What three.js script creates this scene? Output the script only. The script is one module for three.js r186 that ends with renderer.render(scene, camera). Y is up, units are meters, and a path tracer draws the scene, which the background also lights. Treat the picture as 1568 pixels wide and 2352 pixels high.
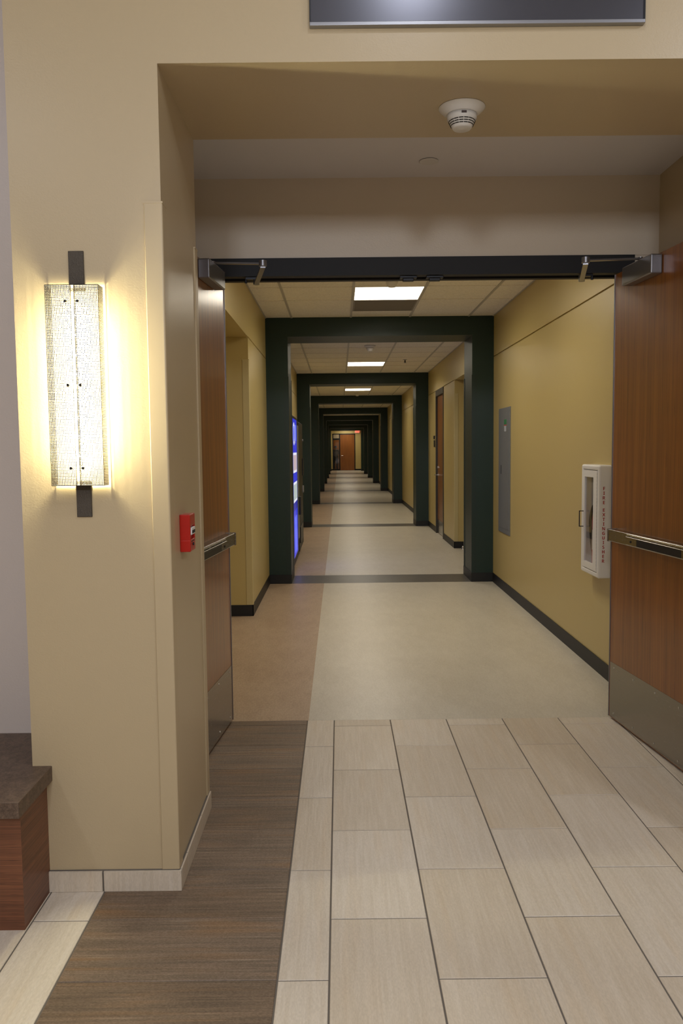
import * as THREE from 'three';
import { mergeGeometries } from 'three/addons/utils/BufferGeometryUtils.js';
import { RoundedBoxGeometry } from 'three/addons/geometries/RoundedBoxGeometry.js';
import { TextGeometry } from 'three/addons/geometries/TextGeometry.js';
import { FontLoader } from 'three/addons/loaders/FontLoader.js';
import { MarchingCubes } from 'three/addons/objects/MarchingCubes.js';
import { RectAreaLightUniformsLib } from 'three/addons/lights/RectAreaLightUniformsLib.js';

// ------------------------------------------------------------------ camera, lights, exposure
const scene = new THREE.Scene();
scene.background = new THREE.Color(0x000000);
const renderer = new THREE.WebGLRenderer();
renderer.toneMapping = THREE.LinearToneMapping;
renderer.toneMappingExposure = 1.0;
renderer.shadowMap.enabled = true;
RectAreaLightUniformsLib.init();

const FOCAL = 1890, EYE = 1.485;                       // focal length in pixels of the 1568 x 2352 frame; eye height in metres
const camera = new THREE.PerspectiveCamera(2 * Math.atan(1176 / FOCAL) * 180 / Math.PI, 1568 / 2352, 0.05, 200);
camera.position.set(0, EYE, 0);
{
  const yaw = -0.0018, pitch = 0.0765, roll = -0.0105;
  const m = new THREE.Matrix4().makeRotationZ(-roll).multiply(new THREE.Matrix4().makeRotationX(pitch)).multiply(new THREE.Matrix4().makeRotationY(-yaw));
  camera.quaternion.setFromRotationMatrix(m.transpose());
}

const TROFFER_COLOR = new THREE.Color(1.0, 0.915, 0.76), TROFFER_POWER = 17;
const HALL_COLOR = new THREE.Color(0.95, 1.0, 1.13), HALL_POWER = 175, PENDANT_POWER = 17.5;
const SCONCE_COLOR = new THREE.Color(1.0, 0.94, 0.64), SCONCE_POWER = 7.0;

// ------------------------------------------------------------------ helpers
let seed = 7;
const rnd = () => { seed = (seed * 1664525 + 1013904223) >>> 0; return seed / 4294967296; };
const rr = (a, b) => a + (b - a) * rnd();
const names = new Map();
function numbered(n) { const k = names.get(n) || 0; names.set(n, k + 1); return k ? n + '_' + String(k).padStart(3, '0') : n; }

function metricUV(g, du = 0, dv = 0) {                  // uv in metres, by the dominant direction of each face
  const p = g.attributes.position, n = g.attributes.normal, uv = new Float32Array(p.count * 2);
  for (let i = 0; i < p.count; i++) {
    const ax = Math.abs(n.getX(i)), ay = Math.abs(n.getY(i)), az = Math.abs(n.getZ(i));
    const x = p.getX(i), y = p.getY(i), z = p.getZ(i);
    if (ay >= ax && ay >= az) { uv[2 * i] = x; uv[2 * i + 1] = z; }
    else if (ax >= az) { uv[2 * i] = z; uv[2 * i + 1] = y; }
    else { uv[2 * i] = x; uv[2 * i + 1] = y; }
    uv[2 * i] += du; uv[2 * i + 1] += dv;
  }
  g.setAttribute('uv', new THREE.BufferAttribute(uv, 2));
  return g;
}
const plain = g => { const h = g.index ? g.toNonIndexed() : g; for (const k of Object.keys(h.attributes)) if (!['position', 'normal', 'uv'].includes(k)) h.deleteAttribute(k); return h; };
function bx(x0, x1, y0, y1, z0, z1) {
  const g = new THREE.BoxGeometry(Math.abs(x1 - x0), Math.abs(y1 - y0), Math.abs(z1 - z0));
  g.translate((x0 + x1) / 2, (y0 + y1) / 2, (z0 + z1) / 2);
  return metricUV(plain(g));
}
function rbx(x0, x1, y0, y1, z0, z1, r = 0.004, s = 2) {
  const g = new RoundedBoxGeometry(Math.abs(x1 - x0), Math.abs(y1 - y0), Math.abs(z1 - z0), s, r);
  g.translate((x0 + x1) / 2, (y0 + y1) / 2, (z0 + z1) / 2);
  return metricUV(plain(g));
}
function cyl(r0, r1, h, x, y, z, axis = 'y', seg = 24) {
  const g = new THREE.CylinderGeometry(r0, r1, h, seg);
  if (axis === 'x') g.rotateZ(Math.PI / 2); if (axis === 'z') g.rotateX(Math.PI / 2);
  g.translate(x, y, z); return plain(g);
}
function lathe(pts, x, y, z, seg = 40) { const g = new THREE.LatheGeometry(pts.map(p => new THREE.Vector2(p[0], p[1])), seg); g.translate(x, y, z); return plain(g); }
function bar(a, b, w, h) {                              // a flat bar from a to b, w wide and h high
  const A = new THREE.Vector3(...a), B = new THREE.Vector3(...b), d = B.clone().sub(A);
  const g = new THREE.BoxGeometry(w, h, d.length());
  g.applyQuaternion(new THREE.Quaternion().setFromRotationMatrix(new THREE.Matrix4().lookAt(A, B, new THREE.Vector3(0, 1, 0))));
  g.translate((A.x + B.x) / 2, (A.y + B.y) / 2, (A.z + B.z) / 2);
  return plain(g);
}
const join = l => Array.isArray(l) ? (l.length > 1 ? mergeGeometries(l) : l[0]) : l;
function part(parent, name, geos, material, label) {    // a child mesh; its shape is given in world metres
  const g = join(geos), b = parent.userData.base;
  if (b) g.translate(-b[0], -b[1], -b[2]);
  const m = new THREE.Mesh(g, material); m.name = name; m.castShadow = m.receiveShadow = true;
  m.userData.base = b; if (label) m.userData.label = label;
  parent.add(m); return m;
}
function thing(name, label, category, base = [0, 0, 0], group, kind) {
  const o = new THREE.Group(); o.name = numbered(name); o.position.set(...base);
  o.userData = { label, category, base }; if (group) o.userData.group = group; if (kind) o.userData.kind = kind;
  scene.add(o); return o;
}
function single(name, geos, material, label, category, base, group, kind) {
  const g = join(geos); g.translate(-base[0], -base[1], -base[2]);
  const m = new THREE.Mesh(g, material); m.name = numbered(name); m.position.set(...base); m.castShadow = m.receiveShadow = true;
  m.userData = { label, category }; if (group) m.userData.group = group; if (kind) m.userData.kind = kind;
  scene.add(m); return m;
}
const struct = (name, geos, m, label, category) => single(name, geos, m, label, category, [0, 0, 0], null, 'structure');
function areaLight(color, power, w, h, pos, target) {
  const l = new THREE.RectAreaLight(color, power, w, h); l.position.set(...pos); l.lookAt(...target); l.castShadow = true; scene.add(l); return l;
}

// ------------------------------------------------------------------ textures
function hash(x, y, s) { let h = (x * 374761393 + y * 668265263 + s * 2147483647) | 0; h = Math.imul(h ^ (h >>> 13), 1274126177); h ^= h >>> 16; return (h >>> 0) / 4294967296; }
function noise(u, v, nx, ny, s) {                       // value noise, periodic over the unit square
  const x = u * nx, y = v * ny, x0 = Math.floor(x), y0 = Math.floor(y); let fx = x - x0, fy = y - y0;
  fx = fx * fx * (3 - 2 * fx); fy = fy * fy * (3 - 2 * fy);
  const a = (i, j) => hash(((x0 + i) % nx + nx) % nx, ((y0 + j) % ny + ny) % ny, s);
  return (a(0, 0) * (1 - fx) + a(1, 0) * fx) * (1 - fy) + (a(0, 1) * (1 - fx) + a(1, 1) * fx) * fy;
}
function tex(n, mu, mv, fn, color = true, nv = n) {     // n x nv pixels over mu x mv metres; fn returns sRGB 0..255 or a level 0..1
  const d = new Uint8Array(n * nv * 4);
  for (let j = 0; j < nv; j++) for (let i = 0; i < n; i++) {
    const c = fn((i + 0.5) / n, (j + 0.5) / nv), k = (j * n + i) * 4;
    if (color) { d[k] = c[0]; d[k + 1] = c[1]; d[k + 2] = c[2]; } else d[k] = d[k + 1] = d[k + 2] = Math.max(0, Math.min(1, c)) * 255;
    d[k + 3] = 255;
  }
  const t = new THREE.DataTexture(d, n, nv); t.wrapS = t.wrapT = THREE.RepeatWrapping; t.magFilter = THREE.LinearFilter; t.minFilter = THREE.LinearMipmapLinearFilter; t.generateMipmaps = true;
  t.repeat.set(1 / mu, 1 / mv); if (color) t.colorSpace = THREE.SRGBColorSpace; t.needsUpdate = true; return t;
}
const mixc = (a, b, t) => [a[0] + (b[0] - a[0]) * t, a[1] + (b[1] - a[1]) * t, a[2] + (b[2] - a[2]) * t];
const cl = c => c.map(v => Math.max(0, Math.min(255, v)));
const S = (hex, o = {}) => new THREE.MeshStandardMaterial({ color: hex, roughness: 0.6, ...o });

const peel = tex(512, 0.35, 0.35, (u, v) => 0.5 * noise(u, v, 90, 90, 1) + 0.3 * noise(u, v, 170, 170, 2) + 0.2 * noise(u, v, 24, 24, 3), false);
const creamTileTex = tex(1024, 0.95, 0.95, (u, v) => {   // cream porcelain with streaks along its length
  const a = noise(u, v, 150, 7, 11), b = noise(u, v, 60, 4, 12), c = noise(u, v, 9, 5, 13), e = noise(u, v, 420, 120, 14), f = noise(u, v, 26, 3, 15);
  let q = mixc([205, 192, 172], [222, 212, 197], 0.5 * a + 0.34 * b + 0.16 * c);
  q = mixc(q, [198, 172, 136], Math.max(0, f * 0.6 + b * 0.5 - 0.62) * 0.6);
  const g = (e - 0.5) * 12; return cl([q[0] + g, q[1] + g, q[2] + g]);
});
const brownTileTex = tex(1024, 0.9, 0.9, (u, v) => {     // brown porcelain with fine lines across
  const a = noise(u, v, 4, 260, 21), b = noise(u, v, 7, 120, 22), c = noise(u, v, 5, 22, 23), e = noise(u, v, 220, 420, 24), d = noise(u, v, 3, 60, 25);
  let q = mixc([96, 82, 68], [150, 128, 106], 0.4 * a + 0.3 * b + 0.3 * c);
  q = mixc(q, [142, 104, 66], Math.max(0, d * 0.7 + c * 0.5 - 0.66) * 1.3);
  q = mixc(q, [176, 162, 144], Math.max(0, a - 0.86) * 3);
  const g = (e - 0.5) * 26; return cl([q[0] + g, q[1] + g, q[2] + g]);
});
const tileBump = tex(512, 0.9, 0.9, (u, v) => 0.6 * noise(u, v, 160, 12, 31) + 0.4 * noise(u, v, 250, 250, 32), false);
function woodTex(sd, dark, light, vertical, mu, mv) {
  return tex(1024, mu, mv, (u0, v0) => {
    const u = vertical ? u0 : v0, v = vertical ? v0 : u0;
    const wob = 0.02 * (noise(u, v, 3, 3, sd) - 0.5);
    const w = ((u + wob) % 1 + 1) % 1;
    const cath = 0.5 + 0.5 * Math.sin(2 * Math.PI * (14 * w + 1.7 * noise(w, v, 4, 2, sd + 1)));
    const a = noise(w, v, 230, 6, sd + 2), b = noise(w, v, 60, 3, sd + 3), p = noise(w, v, 400, 22, sd + 4), c = noise(u, v, 7, 2, sd + 5);
    let t = 0.36 * a + 0.26 * b + 0.08 * cath + 0.3 * c; t -= Math.max(0, p - 0.68) * 1.1;
    return cl(mixc(dark, light, Math.max(0, Math.min(1, t))));
  });
}
const doorWoodTex = woodTex(41, [108, 60, 16], [178, 108, 38], true, 1.1, 2.6);
const benchWoodTex = woodTex(61, [76, 44, 28], [148, 94, 62], false, 0.9, 0.45);
const linoTex = (sd, a, b) => tex(1024, 1.6, 1.6, (u, v) => {
  const n1 = noise(u, v, 300, 90, sd), n2 = noise(u, v, 420, 300, sd + 1), n3 = noise(u, v, 8, 6, sd + 2), n4 = noise(u, v, 40, 14, sd + 3);
  return cl(mixc(a, b, 0.35 * n1 + 0.25 * n2 + 0.2 * n3 + 0.2 * n4));
});
const linoCream = linoTex(71, [190, 182, 165], [217, 210, 195]), linoTan = linoTex(81, [150, 125, 100], [196, 173, 146]), linoDark = linoTex(91, [74, 70, 66], [102, 98, 92]);
const slabTex = tex(512, 0.3, 0.3, (u, v) => cl(mixc([62, 48, 38], [128, 106, 88], 0.35 * noise(u, v, 60, 60, 101) + 0.35 * noise(u, v, 130, 130, 102) + 0.3 * noise(u, v, 20, 14, 103))));
const acousticTex = tex(512, 0.6, 0.6, (u, v) => { const q = 236 + 12 * noise(u, v, 40, 40, 111) - Math.max(0, noise(u, v, 150, 150, 112) - 0.72) * 150; return cl([q, q * 0.975, q * 0.92]); });
const brushed = tex(512, 0.25, 0.25, (u, v) => 0.35 + 0.3 * noise(u, v, 6, 256, 121) + 0.15 * noise(u, v, 12, 128, 122), false);
const hammered = tex(256, 0.05, 0.05, (u, v) => 0.5 * noise(u, v, 26, 26, 131) + 0.5 * noise(u, v, 60, 60, 132), false);

const paint = (hex, o = {}) => S(hex, { roughness: 0.36, bumpMap: peel, bumpScale: 0.00025, ...o });
const M = {
  wall: paint(0xbeab88), wallNiche: paint(0xc9beb6), headerPaint: paint(0xd6c8b2), ceilPaint: paint(0xe2dedb, { roughness: 0.8 }),
  cor: paint(0xc2ae72), guardCor: S(0xc6b682, { roughness: 0.4 }), guard: S(0xbeab88, { roughness: 0.4 }), green: paint(0x122b25, { roughness: 0.42 }),
  greenGuard: S(0x122823, { roughness: 0.42 }), black: S(0x101012, { roughness: 0.5 }), blackFrame: S(0x0e0e10, { roughness: 0.5 }),
  cream: S(0xffffff, { map: creamTileTex, roughness: 0.42, bumpMap: tileBump, bumpScale: 0.0004 }),
  cream2: S(0xf6f3ee, { map: creamTileTex, roughness: 0.45, bumpMap: tileBump, bumpScale: 0.0004 }),
  cream3: S(0xfaf7f2, { map: creamTileTex, roughness: 0.4, bumpMap: tileBump, bumpScale: 0.0004 }),
  brown: S(0xffffff, { map: brownTileTex, roughness: 0.5, bumpMap: tileBump, bumpScale: 0.0004 }),
  brown2: S(0xf2eee8, { map: brownTileTex, roughness: 0.5, bumpMap: tileBump, bumpScale: 0.0004 }),
  grout: S(0x6c655c, { roughness: 0.9 }),
  door: new THREE.MeshPhysicalMaterial({ color: 0xffffff, map: doorWoodTex, roughness: 0.4, clearcoat: 0.6, clearcoatRoughness: 0.17 }), bench: S(0xffffff, { map: benchWoodTex, roughness: 0.4 }),
  slab: S(0xffffff, { map: slabTex, roughness: 0.45 }),
  linoC: S(0xffffff, { map: linoCream, roughness: 0.36 }), linoT: S(0xffffff, { map: linoTan, roughness: 0.4 }), linoD: S(0xffffff, { map: linoDark, roughness: 0.36 }),
  acoustic: S(0xffffff, { map: acousticTex, roughness: 0.95 }), tee: S(0xbdb8ae, { roughness: 0.5 }),
  steel: S(0x9a9690, { metalness: 1, roughness: 0.38, roughnessMap: brushed }), alu: S(0x97979a, { metalness: 0.85, roughness: 0.35 }),
  chrome: S(0xc8c8c8, { metalness: 1, roughness: 0.2 }), darkMetal: S(0x2b2b2d, { metalness: 0.6, roughness: 0.4 }),
  white: S(0xe6e4e0, { roughness: 0.35 }), plastic: S(0xdcd8d0, { roughness: 0.45 }), slot: S(0x15120f, { roughness: 0.8 }),
  red: S(0xb51a0c, { roughness: 0.3 }), panel: S(0x74777a, { roughness: 0.4 }), glass: new THREE.MeshPhysicalMaterial({ color: 0xffffff, roughness: 0.02, transmission: 1, thickness: 0, ior: 1.5 }),
  mullion: S(0x8d8579, { roughness: 0.55 }), lens: S(0x000000, { emissive: new THREE.Color(1, 0.93, 0.8), emissiveIntensity: 2.2, roughness: 0.5 }),
};

// ------------------------------------------------------------------ positions
const Z1 = -2.69, Z1B = -3.33, XC = -0.56, ZD = -4.42;      // front of the entry wall, its back, column face, door frame
const XL = -0.79, XR = 1.69, HC = 2.905, HG = 2.472;        // corridor walls, corridor ceiling, joint height
const FR = [0, 1, 2, 3, 4, 5, 6, 7].map(k => -(9.05 + 6.6 * k)), FD = 0.57, ZE = -57.0;
const HALL = { x0: -4.2, x1: 5.6, z1: 6.4, h: 3.7 };

// ------------------------------------------------------------------ hall floor
const floorHall = thing('floor_hall', 'cream and brown porcelain tile floor of the entrance hall', 'floor', [0, 0, 0], null, 'structure');
part(floorHall, 'grout_bed', [bx(HALL.x0, HALL.x1, -0.12, -0.0022, Z1, HALL.z1), bx(-0.9, XR + 0.1, -0.12, -0.0022, ZD, Z1), bx(HALL.x0, -1.04, -0.12, -0.0022, -3.05, Z1)], M.grout);
function tileGeo(x0, x1, z0, z1, rot) {                     // slab with a chamfered upper edge
  const c = 0.0014, t = rr(-0.0003, 0.0003), yb = -0.008, X = [x0, x1], Zs = [z0, z1], pos = [], idx = [];
  const ring = (dy, i) => [[x0 + i, dy, z0 + i], [x1 - i, dy, z0 + i], [x1 - i, dy, z1 - i], [x0 + i, dy, z1 - i]];
  const A = ring(t, c), B = ring(t - c, 0), C = ring(yb, 0);
  const quad = (a, b, d, e) => pos.push(...a, ...b, ...d, ...a, ...d, ...e);
  quad(A[0], A[3], A[2], A[1]);
  for (let k = 0; k < 4; k++) { const n = (k + 1) % 4; quad(B[k], A[k], A[n], B[n]); quad(C[k], B[k], B[n], C[n]); }
  const g = new THREE.BufferGeometry(); g.setAttribute('position', new THREE.Float32BufferAttribute(pos, 3)); g.computeVertexNormals();
  metricUV(g, rnd() * 5, rnd() * 5); return g;
}
const J = 0.0025;                                           // half a joint
const farTiles = [];
function layColumn(x0, x1, zs, zEnd0, zEnd1, mats, name, jz = J) {  // pieces between the joint lines zs, from zEnd0 (far) to zEnd1 (near)
  const cuts = [zEnd0, ...zs.filter(z => z > zEnd0 + 0.01 && z < zEnd1 - 0.01).sort((a, b) => a - b), zEnd1];
  for (let i = 0; i + 1 < cuts.length; i++) {
    const a = cuts[i] + (i ? jz : 0), b = cuts[i + 1] - jz;
    const g = tileGeo(x0 + J, x1 - J, a, b);
    if (cuts[i] > -1.0) { farTiles.push(g); continue; }
    part(floorHall, name, g, mats[Math.floor(rnd() * mats.length)]);
  }
}
const rowsOf = (z, L, n0, n1) => { const o = []; for (let k = n0; k <= n1; k++) o.push(z + k * L); return o; };
const rowsA = rowsOf(-4.32, 0.606, 0, 18), rowsB = rowsOf(-4.019, 0.606, -1, 18), rowsBrown = rowsOf(-2.205, 0.3063, -8, 30);
const XE = -0.19, X0 = -0.044, TW = 0.307, creams = [M.cream, M.cream2, M.cream3, M.cream];
layColumn(XE, X0, rowsB, ZD, HALL.z1, creams, 'tile');
for (let c = 0; c < 20; c++) {
  const a = X0 + c * TW, b = a + TW; const zf = a < XR ? ZD : Z1; if (a > HALL.x1 - 0.05) break;
  if (a < 1.46 && b > 1.46) layColumn(a, b, c % 2 ? rowsB : rowsA, ZD, HALL.z1, creams, 'tile');
  else if (a > 1.46 && a < XR) { layColumn(a, Math.min(b, XR), c % 2 ? rowsB : rowsA, ZD, Z1B, creams, 'tile'); layColumn(a, b, c % 2 ? rowsB : rowsA, Z1, HALL.z1, creams, 'tile'); }
  else layColumn(a, Math.min(b, HALL.x1), c % 2 ? rowsB : rowsA, zf, HALL.z1, creams, 'tile');
}
layColumn(-0.81, XE, rowsBrown, ZD, Z1B, [M.brown, M.brown2], 'brown_tile', 0.0013);
layColumn(XC, XE, rowsBrown, Z1B, Z1, [M.brown, M.brown2], 'brown_tile', 0.0013);
{ // brown strip in the hall: full width
  const cuts = rowsBrown.filter(z => z > Z1 + 0.02 && z < HALL.z1 - 0.02); let a = Z1; const bt = [];
  for (const z of [...cuts, HALL.z1]) { const g = tileGeo(-0.81 + J, XE - J, a + (a === Z1 ? 0 : 0.0013), z - 0.0013); if (a > -1.0) bt.push(g); else part(floorHall, 'brown_tile', g, rnd() < 0.5 ? M.brown : M.brown2); a = z; }
  const q = part(floorHall, 'brown_tile', bt, M.brown); q.userData.kind = 'stuff';
}
layColumn(-0.99, -0.81, rowsOf(-2.509, 0.606, 0, 15), Z1, HALL.z1, creams, 'tile');
for (let c = 0; c < 11; c++) { const b = -0.99 - c * TW, a = Math.max(b - TW, HALL.x0); if (b < HALL.x0 + 0.05) break; layColumn(a, b, rowsOf(c % 2 ? -2.509 : -2.22, 0.606, 0, 15), -3.02, HALL.z1, creams, 'tile'); }
{ const q = part(floorHall, 'tile', farTiles, M.cream); q.userData.kind = 'stuff'; }

// ------------------------------------------------------------------ hall walls and ceiling
struct('wall_entry', [bx(-1.04, XC, 0, HALL.h, Z1B, Z1), bx(XC, 1.46, 2.70, HALL.h, Z1B, Z1), bx(1.46, HALL.x1 + 0.15, 0, HALL.h, Z1B, Z1)], M.wall, 'cream painted wall with a wide opening into the corridor', 'wall');
struct('wall_niche', [bx(HALL.x0 - 0.15, -1.04, 0, HALL.h, Z1B, -3.02)], M.wallNiche, 'greyish recessed wall above the low bench', 'wall');
struct('wall_left', [bx(HALL.x0 - 0.15, HALL.x0, 0, HALL.h, -3.02, HALL.z1 + 0.15)], M.wall, 'cream side wall of the hall beyond the bench', 'wall');
struct('wall_right', [bx(HALL.x1, HALL.x1 + 0.15, 0, HALL.h, Z1, HALL.z1 + 0.15)], M.wall, 'cream side wall of the hall opposite the bench', 'wall');
struct('wall_back', [bx(HALL.x0, HALL.x1, 0, HALL.h, HALL.z1, HALL.z1 + 0.15)], M.wall, 'cream end wall of the hall facing the corridor opening', 'wall');
struct('ceiling_hall', [bx(HALL.x0 - 0.15, HALL.x1 + 0.15, HALL.h, HALL.h + 0.12, Z1B, HALL.z1 + 0.15)], paint(0xa8a098, { roughness: 0.8 }), 'pale ceiling high over the entrance hall', 'ceiling');
// alcove between the opening and the double doors
struct('wall_alcove', [bx(-0.98, -0.83, 0, 2.895, ZD - 0.13, Z1B), bx(XR, XR + 0.15, 0, 2.895, ZD - 0.13, Z1B)], M.wall, 'cream side walls of the alcove behind the open doors', 'wall');
struct('ceiling_alcove', [bx(-0.98, XR + 0.15, 2.895, 3.02, ZD - 0.13, Z1B)], M.ceilPaint, 'plain pale ceiling above the open double doors', 'ceiling');
struct('wall_header', [bx(-0.83, XR, 2.487, 2.895, ZD - 0.13, ZD + 0.005), bx(-0.83, -0.70, 0, 2.487, ZD - 0.13, ZD), bx(1.563, XR, 0, 2.487, ZD - 0.13, ZD)], M.headerPaint, 'cream wall above the black door frame', 'wall');

// ceramic skirting on the column, tile by tile
const skirt = thing('baseboard_entry', 'low cream tile skirting around the foot of the column', 'baseboard', [0, 0, 0], null, 'structure');
const cap = (g) => g;
for (const [a, b] of [[-1.0, -0.8155], [-0.8105, XC + 0.012]]) part(skirt, 'tile', cap(rbx(a, b, 0, 0.071, Z1, Z1 + 0.012, 0.0015, 1)), M.cream2);
for (const [a, b] of [[-2.694, -2.803], [-2.807, -3.099], [-3.103, -3.33]]) part(skirt, 'tile', rbx(XC, XC + 0.012, 0, 0.071, b, a, 0.0015, 1), M.cream2);
part(skirt, 'joint', [bx(-1.0, XC + 0.005, 0, 0.073, Z1, Z1 + 0.006), bx(XC, XC + 0.006, 0, 0.073, Z1B, Z1)], M.grout);

// corner guards
function guard(cx, cz, sx, sz, y0, y1, mat, label, name = 'corner_guard', group = 'corner guards') {   // sx, sz point out of the solid along x and z
  const w = 0.054, t = 0.0055;
  const sh = new THREE.Shape();
  sh.moveTo(-w, 0); sh.lineTo(-w, t - 0.002); sh.lineTo(-w + 0.002, t); sh.lineTo(t - 0.006, t); sh.quadraticCurveTo(t, t, t, t - 0.006); sh.lineTo(t, -w + 0.002); sh.lineTo(t - 0.002, -w); sh.lineTo(0, -w); sh.lineTo(0, 0); sh.lineTo(-w, 0);
  const g = new THREE.ExtrudeGeometry(sh, { depth: y1 - y0, bevelEnabled: false, curveSegments: 6 });
  g.rotateX(-Math.PI / 2);                                   // shape x -> x, shape y -> -z, depth -> y
  g.scale(sx, 1, -sz); if (sx * -sz < 0) flip(g);
  g.translate(cx, y0, cz);
  const o = thing(name, label, 'corner guard', [cx, y0, cz], group);
  part(o, 'cover', plain(g), mat);
  part(o, 'end_cap', bx(cx - sx * (w + 0.001), cx + sx * (t + 0.001), y1, y1 + 0.006, cz, cz + sz * (t + 0.001)), mat);
  part(o, 'end_cap', bx(cx, cx + sx * (t + 0.001), y1, y1 + 0.006, cz - sz * (w + 0.001), cz), mat);
  return o;
}
function flip(g) { const h = g.index ? g.index.array : null; if (h) { for (let i = 0; i < h.length; i += 3) { const t = h[i]; h[i] = h[i + 1]; h[i + 1] = t; } } else for (const k of Object.keys(g.attributes)) { const a = g.attributes[k], s = a.itemSize; for (let i = 0; i < a.count; i += 3) for (let c = 0; c < s; c++) { const t = a.array[i * s + c]; a.array[i * s + c] = a.array[(i + 1) * s + c]; a.array[(i + 1) * s + c] = t; } } if (g.attributes.normal) g.computeVertexNormals(); return g; }
guard(XC, Z1, 1, 1, 0.074, 2.27, M.guard, 'tall beige corner guard beside the lit wall lamp');
guard(XC, Z1B, 1, -1, 0.074, 2.27, M.guard, 'tall beige corner guard beside the red alarm box');
guard(XL, -7.29, 1, 1, 0.102, 2.27, M.guardCor, 'beige corner guard on the recess pier before the first green frame');
guard(XR, -12.11, -1, 1, 0.102, 2.27, M.guardCor, 'beige corner guard on the recess pier near the brown side door');

// ------------------------------------------------------------------ corridor floor
const floorCor = thing('floor_corridor', 'cream and tan sheet flooring of the long corridor', 'floor', [0, 0, 0], null, 'structure');
part(floorCor, 'subfloor', [bx(-2.2, 3.0, -0.14, -0.004, ZE - 4, ZD)], M.grout);
{
  let z = ZD;
  FR.forEach((f, k) => {
    part(floorCor, 'cream_sheet', bx(-0.185, k === 1 ? 2.9 : XR + 0.02, -0.004, 0, f, z), M.linoC);
    part(floorCor, 'tan_sheet', bx(k < 2 ? -2.0 : XL - 0.02, -0.185, -0.004, 0, f, z), M.linoT);
    part(floorCor, 'dark_strip', bx(XL - 0.02, XR + 0.02, -0.004, 0.0005, f - FD, f), M.linoD);
    z = f - FD;
  });
  part(floorCor, 'cream_sheet', bx(-0.185, XR + 0.02, -0.004, 0, ZE, z), M.linoC);
  part(floorCor, 'tan_sheet', bx(XL - 0.02, -0.185, -0.004, 0, ZE, z), M.linoT);
}

// ------------------------------------------------------------------ corridor walls
const G0 = HG - 0.006, G1 = HG + 0.006, TK = 0.15;           // the recessed joint
function wallX(side, z0, z1, y0 = 0) {                       // wall slab with the recessed joint, inner face at XL or XR
  const s = side < 0 ? [XL - TK, XL] : [XR, XR + TK], b = side < 0 ? [XL - TK, XL - 0.014] : [XR + 0.014, XR + TK];
  const g = [bx(s[0], s[1], G1, HC + 0.1, z1, z0), bx(b[0], b[1], G0 - 0.001, G1 + 0.001, z1, z0)];
  if (y0 < G0) g.push(bx(s[0], s[1], y0, G0, z1, z0));
  return g;
}
const band = (side, z0, z1) => { const s = side < 0 ? [XL - TK, XL] : [XR, XR + TK]; return [bx(s[0], s[1], HG, HC + 0.1, z1, z0)]; };
const CAB = { y0: 0.675, y1: 1.347, z0: -5.135, z1: -5.461 };  // hole for the extinguisher cabinet
const rightWall = [
  ...wallX(1, ZD - 0.13, CAB.z0), ...wallX(1, CAB.z1, FR[0] - FD),
  bx(XR, XR + TK, 0, CAB.y0, CAB.z1, CAB.z0), bx(XR, XR + TK, CAB.y1, G0, CAB.z1, CAB.z0), bx(XR, XR + TK, G1, HC + 0.1, CAB.z1, CAB.z0), bx(XR + 0.014, XR + TK, G0 - 0.001, G1 + 0.001, CAB.z1, CAB.z0),
  ...band(1, FR[0] - FD, -12.11), ...wallX(1, -12.11, -13.36), ...band(1, -13.36, -14.40), ...wallX(1, -14.40, -29.6),
  ...band(1, -29.6, -31.9), ...wallX(1, -31.9, ZE),
];
struct('wall_corridor_right', rightWall, M.cor, 'yellow cream corridor wall with a joint line above the extinguisher cabinet', 'wall');
const recessRight = [
  bx(2.75, 2.9, 0, HG, -12.3, FR[0]), bx(XR + TK, 2.9, 0, HG, FR[0], FR[0] + 0.15), bx(XR + TK, 2.9, 0, HG, -12.26, -12.11), bx(XR + TK - 0.001, 2.9, HG, HG + 0.12, -12.26, FR[0]),
  bx(2.3, 2.45, 0, HG, -32.1, -29.4), bx(XR + TK, 2.45, 0, HG, -29.6, -29.45), bx(XR + TK, 2.45, 0, HG, -32.05, -31.9), bx(XR + TK - 0.001, 2.45, HG, HG + 0.12, -32.05, -29.45),
];
struct('wall_recess_right', recessRight, M.cor, 'yellow cream recess walls near the brown side door', 'wall');
const leftWall = [
  ...band(-1, ZD - 0.13, -7.29), ...wallX(-1, -7.29, FR[0] - FD), ...band(-1, FR[0] - FD, -12.75), ...wallX(-1, -12.75, ZE),
];
struct('wall_corridor_left', leftWall, M.cor, 'yellow cream corridor wall opposite the extinguisher cabinet', 'wall');
const recessLeft = [
  bx(-2.0, -1.85, 0, HG, -7.44, ZD), bx(-2.0, XL - TK, 0, HG, -7.44, -7.29), bx(-2.0, -0.98, 0, HG, ZD - 0.13, ZD + 0.02), bx(-2.0, XL - TK + 0.001, HG, HG + 0.12, -7.44, ZD + 0.02),
  bx(-1.6, -1.45, 0, HG, -12.9, FR[0]), bx(-1.6, XL - TK, 0, HG, -12.9, -12.75), bx(-1.6, XL - TK, 0, HG, FR[0] - FD, FR[0] - FD + 0.15), bx(-1.6, XL - TK + 0.001, HG, HG + 0.12, -12.9, FR[0] - FD + 0.15),
];
struct('wall_recess_left', recessLeft, M.cor, 'yellow cream recess walls around the vending machines and behind the door leaf', 'wall');
// end wall of the corridor, with its door and glazed strip
struct('wall_end', [bx(XL, -0.47, 0, HC + 0.1, ZE - 0.15, ZE), bx(-0.47, 1.10, 2.54, HC + 0.1, ZE - 0.15, ZE), bx(1.10, XR, 0, HC + 0.1, ZE - 0.15, ZE)], M.cor, 'yellow cream wall closing the far end of the corridor', 'wall');

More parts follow.
